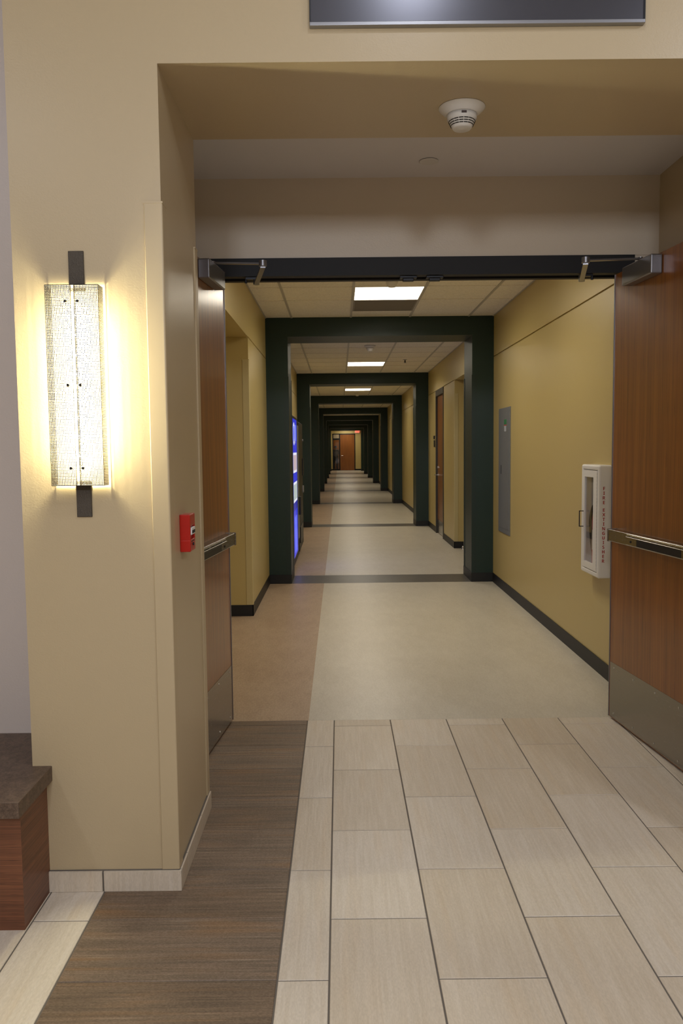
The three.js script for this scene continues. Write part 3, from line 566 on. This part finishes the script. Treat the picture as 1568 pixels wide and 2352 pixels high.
// ------------------------------------------------------------------ vending machines
{
  const z0 = -9.86, z1 = -11.10, xf = -0.553, xb = -1.40, y0 = 0.07, y1 = 1.90;
  const c = document.createElement('canvas'); c.width = 512; c.height = 1024; const q = c.getContext('2d');
  q.fillStyle = '#1b2fd0'; q.fillRect(0, 0, 512, 1024);
  q.fillStyle = '#3a55f0'; q.fillRect(0, 40, 512, 120); q.fillStyle = '#14229a'; q.fillRect(0, 560, 512, 120);
  q.strokeStyle = '#f2f4ff'; q.lineWidth = 26; q.beginPath(); q.ellipse(150, 110, 90, 72, 0, 0, 7); q.stroke(); q.beginPath(); q.moveTo(330, 40); q.lineTo(330, 180); q.stroke();
  for (const [yy, hh, cols] of [[250, 150, ['#d8b8b4', '#8a5a4a', '#c9a0a8', '#7c4a3c']], [470, 150, ['#9fc0b0', '#4a7a7e', '#c8c0a0', '#5a8a78']]]) {
    q.fillStyle = '#eef0ff'; q.fillRect(20, yy, 472, hh);
    for (let i = 0; i < 9; i++) { q.fillStyle = cols[i % 4]; q.fillRect(36 + i * 50, yy + 18, 34, hh - 36); }
  }
  q.fillStyle = '#4a66ff'; q.fillRect(120, 730, 260, 270);
  const t = new THREE.CanvasTexture(c); t.colorSpace = THREE.SRGBColorSpace;
  const o = thing('vending_machine', 'drink vending machine with a lit blue front beyond the first green frame', 'vending machine', [(xf + xb) / 2, 0, (z0 + z1) / 2], 'vending machines');
  part(o, 'cabinet', rbx(xb, xf - 0.03, y0, y1, z1, z0, 0.01), M.blackFrame);
  const fg = new THREE.PlaneGeometry(0.88, 1.70); fg.rotateY(Math.PI / 2); fg.translate(xf - 0.004, 1.01, z0 - 0.05 - 0.44);
  part(o, 'door', [rbx(xf - 0.05, xf - 0.006, y0, y1, z1, z0, 0.012)], M.blackFrame);
  part(o, 'lit_front', plain(fg), S(0x111122, { emissive: 0xffffff, emissiveMap: t, emissiveIntensity: 0.9, roughness: 0.25 }), 'lit blue front panel');
  part(o, 'control_panel', [rbx(xf - 0.01, xf + 0.006, 0.30, 1.80, z1 + 0.03, z1 + 0.25, 0.004)], S(0x8a8c94, { roughness: 0.35, metalness: 0.5 }), 'grey coin and selection panel');
  part(o, 'coin_box', [rbx(xf - 0.005, xf + 0.035, 0.62, 0.86, z1 + 0.06, z1 + 0.22, 0.006)], M.black);
  for (const zz of [z0 - 0.08, z1 + 0.08]) for (const xx of [xf - 0.1, xb + 0.1]) part(o, 'foot', cyl(0.025, 0.03, 0.07, xx, 0.035, zz), M.darkMetal);
  areaLight(new THREE.Color(0.12, 0.18, 0.9), 0.12, 0.85, 1.65, [xf + 0.004, 1.01, z0 - 0.49], [1, 1.01, z0 - 0.49]);
}
{
  const z0 = -11.15, z1 = -12.38, xf = -0.548, xb = -1.40, y0 = 0.09, y1 = 1.86;
  const o = thing('vending_machine', 'black unlit vending machine next to the blue lit one', 'vending machine', [(xf + xb) / 2, 0, (z0 + z1) / 2], 'vending machines');
  part(o, 'cabinet', rbx(xb, xf - 0.03, y0, y1, z1, z0, 0.01), M.black);
  part(o, 'door', rbx(xf - 0.05, xf - 0.005, y0, y1, z1, z0, 0.012), M.black);
  part(o, 'window', bx(xf - 0.005, xf - 0.002, 0.5, 1.7, z1 + 0.34, z0 - 0.06), S(0x050506, { roughness: 0.45 }), 'dark glass window');
  part(o, 'keypad', rbx(xf - 0.006, xf + 0.012, 1.1, 1.35, z1 + 0.06, z1 + 0.22, 0.004), M.darkMetal); part(o, 'coin_slot', rbx(xf - 0.006, xf + 0.014, 0.85, 0.95, z1 + 0.08, z1 + 0.2, 0.004), M.chrome);
  part(o, 'lock', cyl(0.02, 0.02, 0.02, xf + 0.004, 1.62, z1 + 0.14, 'x', 14), M.chrome);
  part(o, 'delivery_flap', rbx(xf - 0.006, xf + 0.008, 0.2, 0.42, z1 + 0.3, z0 - 0.1, 0.004), M.darkMetal);
  for (const zz of [z0 - 0.08, z1 + 0.08]) for (const xx of [xf - 0.08, xb + 0.1]) part(o, 'foot', cyl(0.025, 0.03, 0.09, xx, 0.045, zz), M.darkMetal);
}

// ------------------------------------------------------------------ side door beyond the first frame
{
  const za = -13.36, zb = -14.40, H = 2.46;
  const o = thing('door_3', 'brown side door with a dark frame beyond the first green frame', 'door', [XR, 0, (za + zb) / 2], null, 'structure');
  part(o, 'frame', [bx(XR - 0.012, XR + 0.14, 0, H + 0.011, za - 0.05, za), bx(XR - 0.012, XR + 0.14, 0, H + 0.011, zb, zb + 0.05), bx(XR - 0.012, XR + 0.14, H - 0.09, H + 0.011, zb + 0.05, za - 0.05)], S(0x3c3a36, { roughness: 0.45 }));
  part(o, 'leaf', bx(XR + 0.02, XR + 0.064, 0.008, H - 0.093, zb + 0.053, za - 0.053), M.door);
  part(o, 'kick_plate', bx(XR + 0.018, XR + 0.02, 0.015, 0.24, zb + 0.06, za - 0.06), M.steel);
  for (const y of [0.25, 0.95, 1.55, 2.15]) part(o, 'hinge', cyl(0.009, 0.009, 0.12, XR + 0.012, y, za - 0.052, 'y', 10), M.steel);
  part(o, 'lever', [cyl(0.026, 0.026, 0.012, XR + 0.014, 1.02, zb + 0.12, 'x', 18), cyl(0.009, 0.009, 0.055, XR - 0.012, 1.02, zb + 0.12, 'x', 10), cyl(0.009, 0.008, 0.11, XR - 0.037, 1.02, zb + 0.17, 'z', 10)], M.chrome);
  part(o, 'deadbolt', cyl(0.024, 0.024, 0.02, XR + 0.012, 1.15, zb + 0.12, 'x', 18), M.chrome);
  struct('wall_door_backing', [bx(XR + 0.15, XR + 0.2, 0, HG, zb - 0.1, za + 0.1)], M.cor, 'wall surface closing the space behind the brown side door', 'wall');
}
{
  const o = thing('room_sign', 'small dark room number sign beside the brown side door', 'sign', [XR, 1.5, -14.62]);
  part(o, 'plate', rbx(XR - 0.012, XR, 1.50, 1.62, -14.70, -14.55, 0.002, 1), M.black); part(o, 'holder', rbx(XR - 0.02, XR, 1.64, 1.70, -14.68, -14.57, 0.002, 1), M.darkMetal);
}
{
  const o = thing('door_stop', 'small silver door stop on the floor by the recess pier', 'door stop', [1.80, 0, -12.02]);
  part(o, 'base', cyl(0.022, 0.026, 0.012, 1.80, 0.006, -12.02), M.chrome); part(o, 'bumper', lathe([[0, 0.012], [0.016, 0.012], [0.018, 0.03], [0.012, 0.045], [0, 0.047]], 1.80, 0, -12.02, 16), M.chrome);
}
{ // dark door in the recess beyond the fourth frame
  const o = thing('door_4', 'dark brown door set in a recess beyond the fourth green frame', 'door', [2.28, 0, -30.75], null, 'structure');
  part(o, 'leaf', bx(2.25, 2.295, 0.01, 2.3, -31.3, -30.2), M.door); part(o, 'frame', [bx(2.23, 2.3, 0, 2.36, -30.2, -30.14), bx(2.23, 2.3, 0, 2.36, -31.36, -31.3), bx(2.23, 2.3, 2.3, 2.36, -31.3, -30.2)], M.blackFrame);
  part(o, 'lever', cyl(0.01, 0.01, 0.12, 2.2, 1.02, -31.15, 'z', 10), M.chrome);
}
single('light_switch', [rbx(XR - 0.008, XR, 1.12, 1.24, -36.3, -36.22, 0.002, 1), rbx(XR - 0.013, XR - 0.006, 1.16, 1.20, -36.27, -36.25, 0.002, 1)], M.white, 'white wall switch plate beyond the fifth green frame', 'switch', [XR, 1.12, -36.26]);

// ------------------------------------------------------------------ far end: door, glazed strip, exit sign, lobby behind
{
  const o = thing('door_5', 'reddish brown door at the far end of the corridor', 'door', [0.57, 0, ZE], null, 'structure');
  part(o, 'frame', [bx(-0.47, -0.41, 0, 2.54, ZE - 0.12, ZE + 0.015), bx(-0.02, 0.06, 0, 2.54, ZE - 0.12, ZE + 0.015), bx(1.04, 1.10, 0, 2.54, ZE - 0.12, ZE + 0.015), bx(-0.47, 1.10, 2.48, 2.54, ZE - 0.12, ZE + 0.015), bx(-0.41, -0.02, 2.12, 2.22, ZE - 0.12, ZE + 0.015), bx(-0.41, -0.02, 0, 0.1, ZE - 0.12, ZE + 0.015)], M.blackFrame);
  part(o, 'leaf', bx(0.063, 1.037, 0.01, 2.477, ZE - 0.06, ZE - 0.015), M.door);
  part(o, 'lever', [cyl(0.03, 0.03, 0.02, 0.15, 1.02, ZE - 0.008, 'z', 16), cyl(0.012, 0.012, 0.06, 0.15, 1.02, ZE + 0.03, 'z', 10), cyl(0.013, 0.013, 0.13, 0.2, 1.02, ZE + 0.06, 'x', 10)], M.chrome);
}
{
  const o = thing('window_1', 'narrow glazed strip with two panes beside the far brown door', 'window', [-0.215, 0, ZE], null, 'structure');
  part(o, 'pane', bx(-0.41, -0.02, 2.22, 2.48, ZE - 0.05, ZE - 0.044), M.glass); part(o, 'pane', bx(-0.41, -0.02, 0.1, 2.12, ZE - 0.05, ZE - 0.044), M.glass);
}
{
  const x = 1.25, y = 2.568, z = ZE + 0.06, o = thing('exit_sign', 'lit red EXIT sign on the far end wall', 'exit sign', [x, y, z]);
  part(o, 'housing', rbx(x - 0.17, x + 0.17, y, y + 0.17, ZE, z, 0.004, 1), M.white);
  const L = []; [...'EXIT'].forEach((ch, i) => { const q = letter(ch, 0.125, 0.004); q.translate(x - 0.108 + i * 0.072, y + 0.085, z); L.push(q); });
  part(o, 'lettering', L, S(0x400000, { emissive: new THREE.Color(1, 0.06, 0.03), emissiveIntensity: 3.5 }), 'glowing red letters');
  areaLight(new THREE.Color(1, 0.05, 0.03), 0.8, 0.26, 0.12, [x, y + 0.095, z + 0.008], [x, y + 0.095, z + 1]);
}
struct('wall_lobby', [bx(-1.75, -1.6, 0, 2.9, ZE - 3.3, ZE - 0.15), bx(1.6, 1.75, 0, 2.9, ZE - 3.3, ZE - 0.15), bx(-1.75, 1.75, 0, 2.9, ZE - 3.45, ZE - 3.3), bx(-1.75, XL, 0, 2.9, ZE - 0.15, ZE - 0.1), bx(-1.75, 1.75, 2.9, 3.0, ZE - 3.45, ZE - 0.15)], M.wall, 'cream walls of the small lobby behind the far glazed strip', 'wall');
{
  const o = thing('door_6', 'brown door at the back of the lobby behind the far glazed strip', 'door', [-0.3, 0, ZE - 3.27], null, 'structure');
  part(o, 'leaf', bx(-1.2, 0.6, 0.01, 2.14, ZE - 3.298, ZE - 3.26), M.door); part(o, 'frame', [bx(-1.26, -1.2, 0, 2.2, ZE - 3.299, ZE - 3.25), bx(0.6, 0.66, 0, 2.2, ZE - 3.299, ZE - 3.25), bx(-1.2, 0.6, 2.14, 2.2, ZE - 3.299, ZE - 3.25)], M.blackFrame);
  part(o, 'lever', cyl(0.012, 0.012, 0.13, 0.45, 1.02, ZE - 3.24, 'x', 10), M.chrome);
}
{
  const x = 0.5, z = ZE - 2.6, o = thing('ceiling_light', 'square ceiling light in the lobby behind the far glazed strip', 'light', [x, 2.9, z], 'recessed corridor ceiling lights');
  part(o, 'housing', [bx(x - 0.31, x + 0.31, 2.888, 2.9, z - 0.31, z + 0.31)], M.white); part(o, 'lens', bx(x - 0.29, x + 0.29, 2.884, 2.889, z - 0.29, z + 0.29), M.lens);
  areaLight(TROFFER_COLOR, TROFFER_POWER * 0.8, 0.56, 0.56, [x, 2.88, z], [x, 0, z]);
}
// person standing behind the glazed strip: one continuous body with clothing laid over it
function sdfMesh(fn, cx, cy, cz, half, n) {
  const mc = new MarchingCubes(n, S(0xffffff), false, false, 60000); mc.isolation = 0;
  for (let k = 0; k < n; k++) for (let j = 0; j < n; j++) for (let i = 0; i < n; i++) {
    const f = v => (v - n / 2) / (n / 2);
    mc.field[i + j * n + k * n * n] = -fn(cx + f(i) * half, cy + f(j) * half, cz + f(k) * half);
  }
  mc.update(); const g = new THREE.BufferGeometry();
  g.setAttribute('position', new THREE.BufferAttribute(mc.positionArray.slice(0, mc.count * 3), 3)); g.setAttribute('normal', new THREE.BufferAttribute(mc.normalArray.slice(0, mc.count * 3), 3));
  g.scale(half, half, half); g.translate(cx, cy, cz); g.computeVertexNormals();
  g.setAttribute('uv', new THREE.BufferAttribute(new Float32Array(mc.count * 2), 2)); return g;
}
{
  const px = -0.27, pz = ZE - 1.1, cap3 = (p, a, b, ra, rb) => { const ab = [b[0] - a[0], b[1] - a[1], b[2] - a[2]], ap = [p[0] - a[0], p[1] - a[1], p[2] - a[2]]; const t = Math.max(0, Math.min(1, (ab[0] * ap[0] + ab[1] * ap[1] + ab[2] * ap[2]) / (ab[0] ** 2 + ab[1] ** 2 + ab[2] ** 2))); return Math.hypot(ap[0] - ab[0] * t, ap[1] - ab[1] * t, ap[2] - ab[2] * t) - (ra + (rb - ra) * t); };
  const sm = (a, b, k) => { const h = Math.max(0, Math.min(1, 0.5 + 0.5 * (b - a) / k)); return b + (a - b) * h - k * h * (1 - h); };
  const chain = (bones, k) => (X, Y, Z2) => { const p = [X - px, Y, Z2 - pz]; let d = 9; for (const [a, b, ra, rb] of bones) { const e = cap3(p, a, b, ra, rb); d = d > 8 ? e : sm(d, e, k); } return d; };
  const torso = [[[-0.06, 1.28, 0], [-0.05, 1.0, 0], 0.115, 0.1], [[0.06, 1.28, 0], [0.05, 1.0, 0], 0.115, 0.1], [[-0.15, 1.37, 0], [0.15, 1.37, 0], 0.065, 0.065]];
  const armL = [[[-0.18, 1.36, 0], [-0.21, 1.1, -0.02], 0.05, 0.042], [[-0.21, 1.1, -0.02], [-0.2, 0.86, 0.05], 0.04, 0.03]], armR = [[[0.18, 1.36, 0], [0.22, 1.12, 0.03], 0.05, 0.042], [[0.22, 1.12, 0.03], [0.24, 0.95, 0.16], 0.04, 0.03]];
  const hand = (x, y, z, s) => [[[x, y, z], [x, y - 0.06, z + 0.02], 0.03, 0.028], ...[-0.024, -0.008, 0.008, 0.024].map((d, i) => [[x + d * 0.5, y - 0.08, z + d], [x + d * 0.5, y - 0.15 + Math.abs(d) * 0.6, z + 0.03 + d], 0.0095, 0.008]), [[x, y - 0.03, z + 0.025], [x - s * 0.01, y - 0.09, z + 0.07], 0.011, 0.009]];
  const legs = [[[-0.09, 0.92, 0], [-0.1, 0.5, 0.01], 0.088, 0.06], [[-0.1, 0.5, 0.01], [-0.1, 0.09, -0.01], 0.056, 0.04], [[0.09, 0.92, 0], [0.1, 0.5, 0.01], 0.088, 0.06], [[0.1, 0.5, 0.01], [0.1, 0.09, -0.01], 0.056, 0.04], [[-0.08, 0.95, 0], [0.08, 0.95, 0], 0.1, 0.1]];
  const feet = [[[-0.1, 0.04, -0.04], [-0.12, 0.035, 0.15], 0.042, 0.034], [[0.1, 0.04, -0.04], [0.12, 0.035, 0.15], 0.042, 0.034]];
  const head = [[[0, 1.60, 0.0], [0, 1.53, 0.025], 0.085, 0.065], [[0, 1.48, 0], [0, 1.38, -0.01], 0.052, 0.055], [[0, 1.545, 0.09], [0, 1.525, 0.1], 0.012, 0.014], [[-0.083, 1.57, 0], [-0.083, 1.54, 0], 0.014, 0.012], [[0.083, 1.57, 0], [0.083, 1.54, 0], 0.014, 0.012]];
  const o = thing('person', 'dim standing person in a grey shirt and dark trousers behind the far glazed strip', 'person', [px, 0, pz]);
  const all = [...torso, ...armL, ...armR, ...hand(-0.2, 0.85, 0.06, 1), ...hand(0.24, 0.93, 0.18, -1), ...legs, ...feet, ...head];
  part(o, 'body', sdfMesh(chain(all, 0.025), px, 0.86, pz, 0.93, 110), S(0xa87c64, { roughness: 0.6 }));
  const fat = (l, e) => l.map(([a, b, r, q]) => [a, b, r + e, q + e]);
  part(o, 'shirt', sdfMesh(chain(fat([...torso, armL[0], armR[0]], 0.012), 0.03), px, 1.18, pz, 0.42, 60), S(0x5c6270, { roughness: 0.85 }), 'grey shirt');
  part(o, 'trousers', sdfMesh(chain(fat(legs, 0.014), 0.03), px, 0.55, pz, 0.6, 60), S(0x15161b, { roughness: 0.85 }), 'dark trousers');
  part(o, 'shoes', sdfMesh(chain(fat(feet, 0.008), 0.01), px, 0.08, pz + 0.05, 0.26, 40), S(0x121212, { roughness: 0.5 }));
  part(o, 'cap', sdfMesh((X, Y, Z2) => Math.max(chain([[[0, 1.612, -0.012], [0, 1.60, 0], 0.094, 0.09]], 0.01)(X, Y, Z2), 1.585 - Y), px, 1.63, pz, 0.16, 40), S(0x4a7090, { roughness: 0.8 }), 'blue cap');
  part(o, 'eye', [lathe([[0, 0.01], [0.01, 0], [0, -0.01]], px - 0.03, 1.562, pz + 0.082, 8), lathe([[0, 0.01], [0.01, 0], [0, -0.01]], px + 0.03, 1.562, pz + 0.082, 8)], M.slot);
  part(o, 'mouth', rbx(px - 0.022, px + 0.022, 1.495, 1.501, pz + 0.076, pz + 0.088, 0.002, 1), S(0x7a4038));
}

// ------------------------------------------------------------------ hall ceiling lights (out of the frame, over and behind the viewer)
function downlight(x, z, power, label) {
  const y = HALL.h, r = 0.11, o = thing('downlight', label, 'light', [x, y, z], 'hall ceiling downlights');
  part(o, 'ring', lathe([[r, 0], [r + 0.03, 0], [r + 0.03, -0.006], [r, -0.012], [r, 0]], x, y, z), M.white);
  part(o, 'lens', cyl(r, r, 0.004, x, y - 0.004, z, 'y', 32), M.lens);
  areaLight(HALL_COLOR, power, 0.19, 0.19, [x, y - 0.014, z], [x, 0, z]);
}
downlight(0.36, -1.31, HALL_POWER * 0.34, 'round ceiling downlight in front of the dark board');
downlight(-2.3, 0.3, HALL_POWER * 1.0, 'round ceiling downlight out from the bench');
downlight(2.3, -0.58, HALL_POWER * 1.5, 'round ceiling downlight between the dark board and the side wall opposite the bench');
for (const [x, words] of [[-0.62, 'on the bench side'], [0.5, 'away from the bench']]) { // globe pendants hanging in the hall behind the viewer
  const y = 2.82, z = 1.9, r = 0.2, o = thing('pendant_lamp', 'white globe pendant lamp in the hall ' + words, 'light', [x, HALL.h, z], 'hall pendant lamps');
  part(o, 'canopy', lathe([[0, 0], [0.06, 0], [0.055, -0.02], [0, -0.022]], x, HALL.h, z), M.white);
  part(o, 'stem', cyl(0.008, 0.008, HALL.h - y - r, x, (HALL.h + y + r) / 2, z), M.darkMetal);
  part(o, 'globe', plain(new THREE.SphereGeometry(r, 32, 20).translate(x, y, z)), S(0x000000, { emissive: new THREE.Color(0.98, 0.98, 1), emissiveIntensity: 2.5 }));
  const l = new THREE.PointLight(HALL_COLOR, PENDANT_POWER / 2); l.position.set(x, y, z); l.shadow.radius = 9.5; l.castShadow = true; scene.add(l);
}

scene.traverse(o => { if (o.userData && o.userData.base) delete o.userData.base; });
renderer.render(scene, camera);
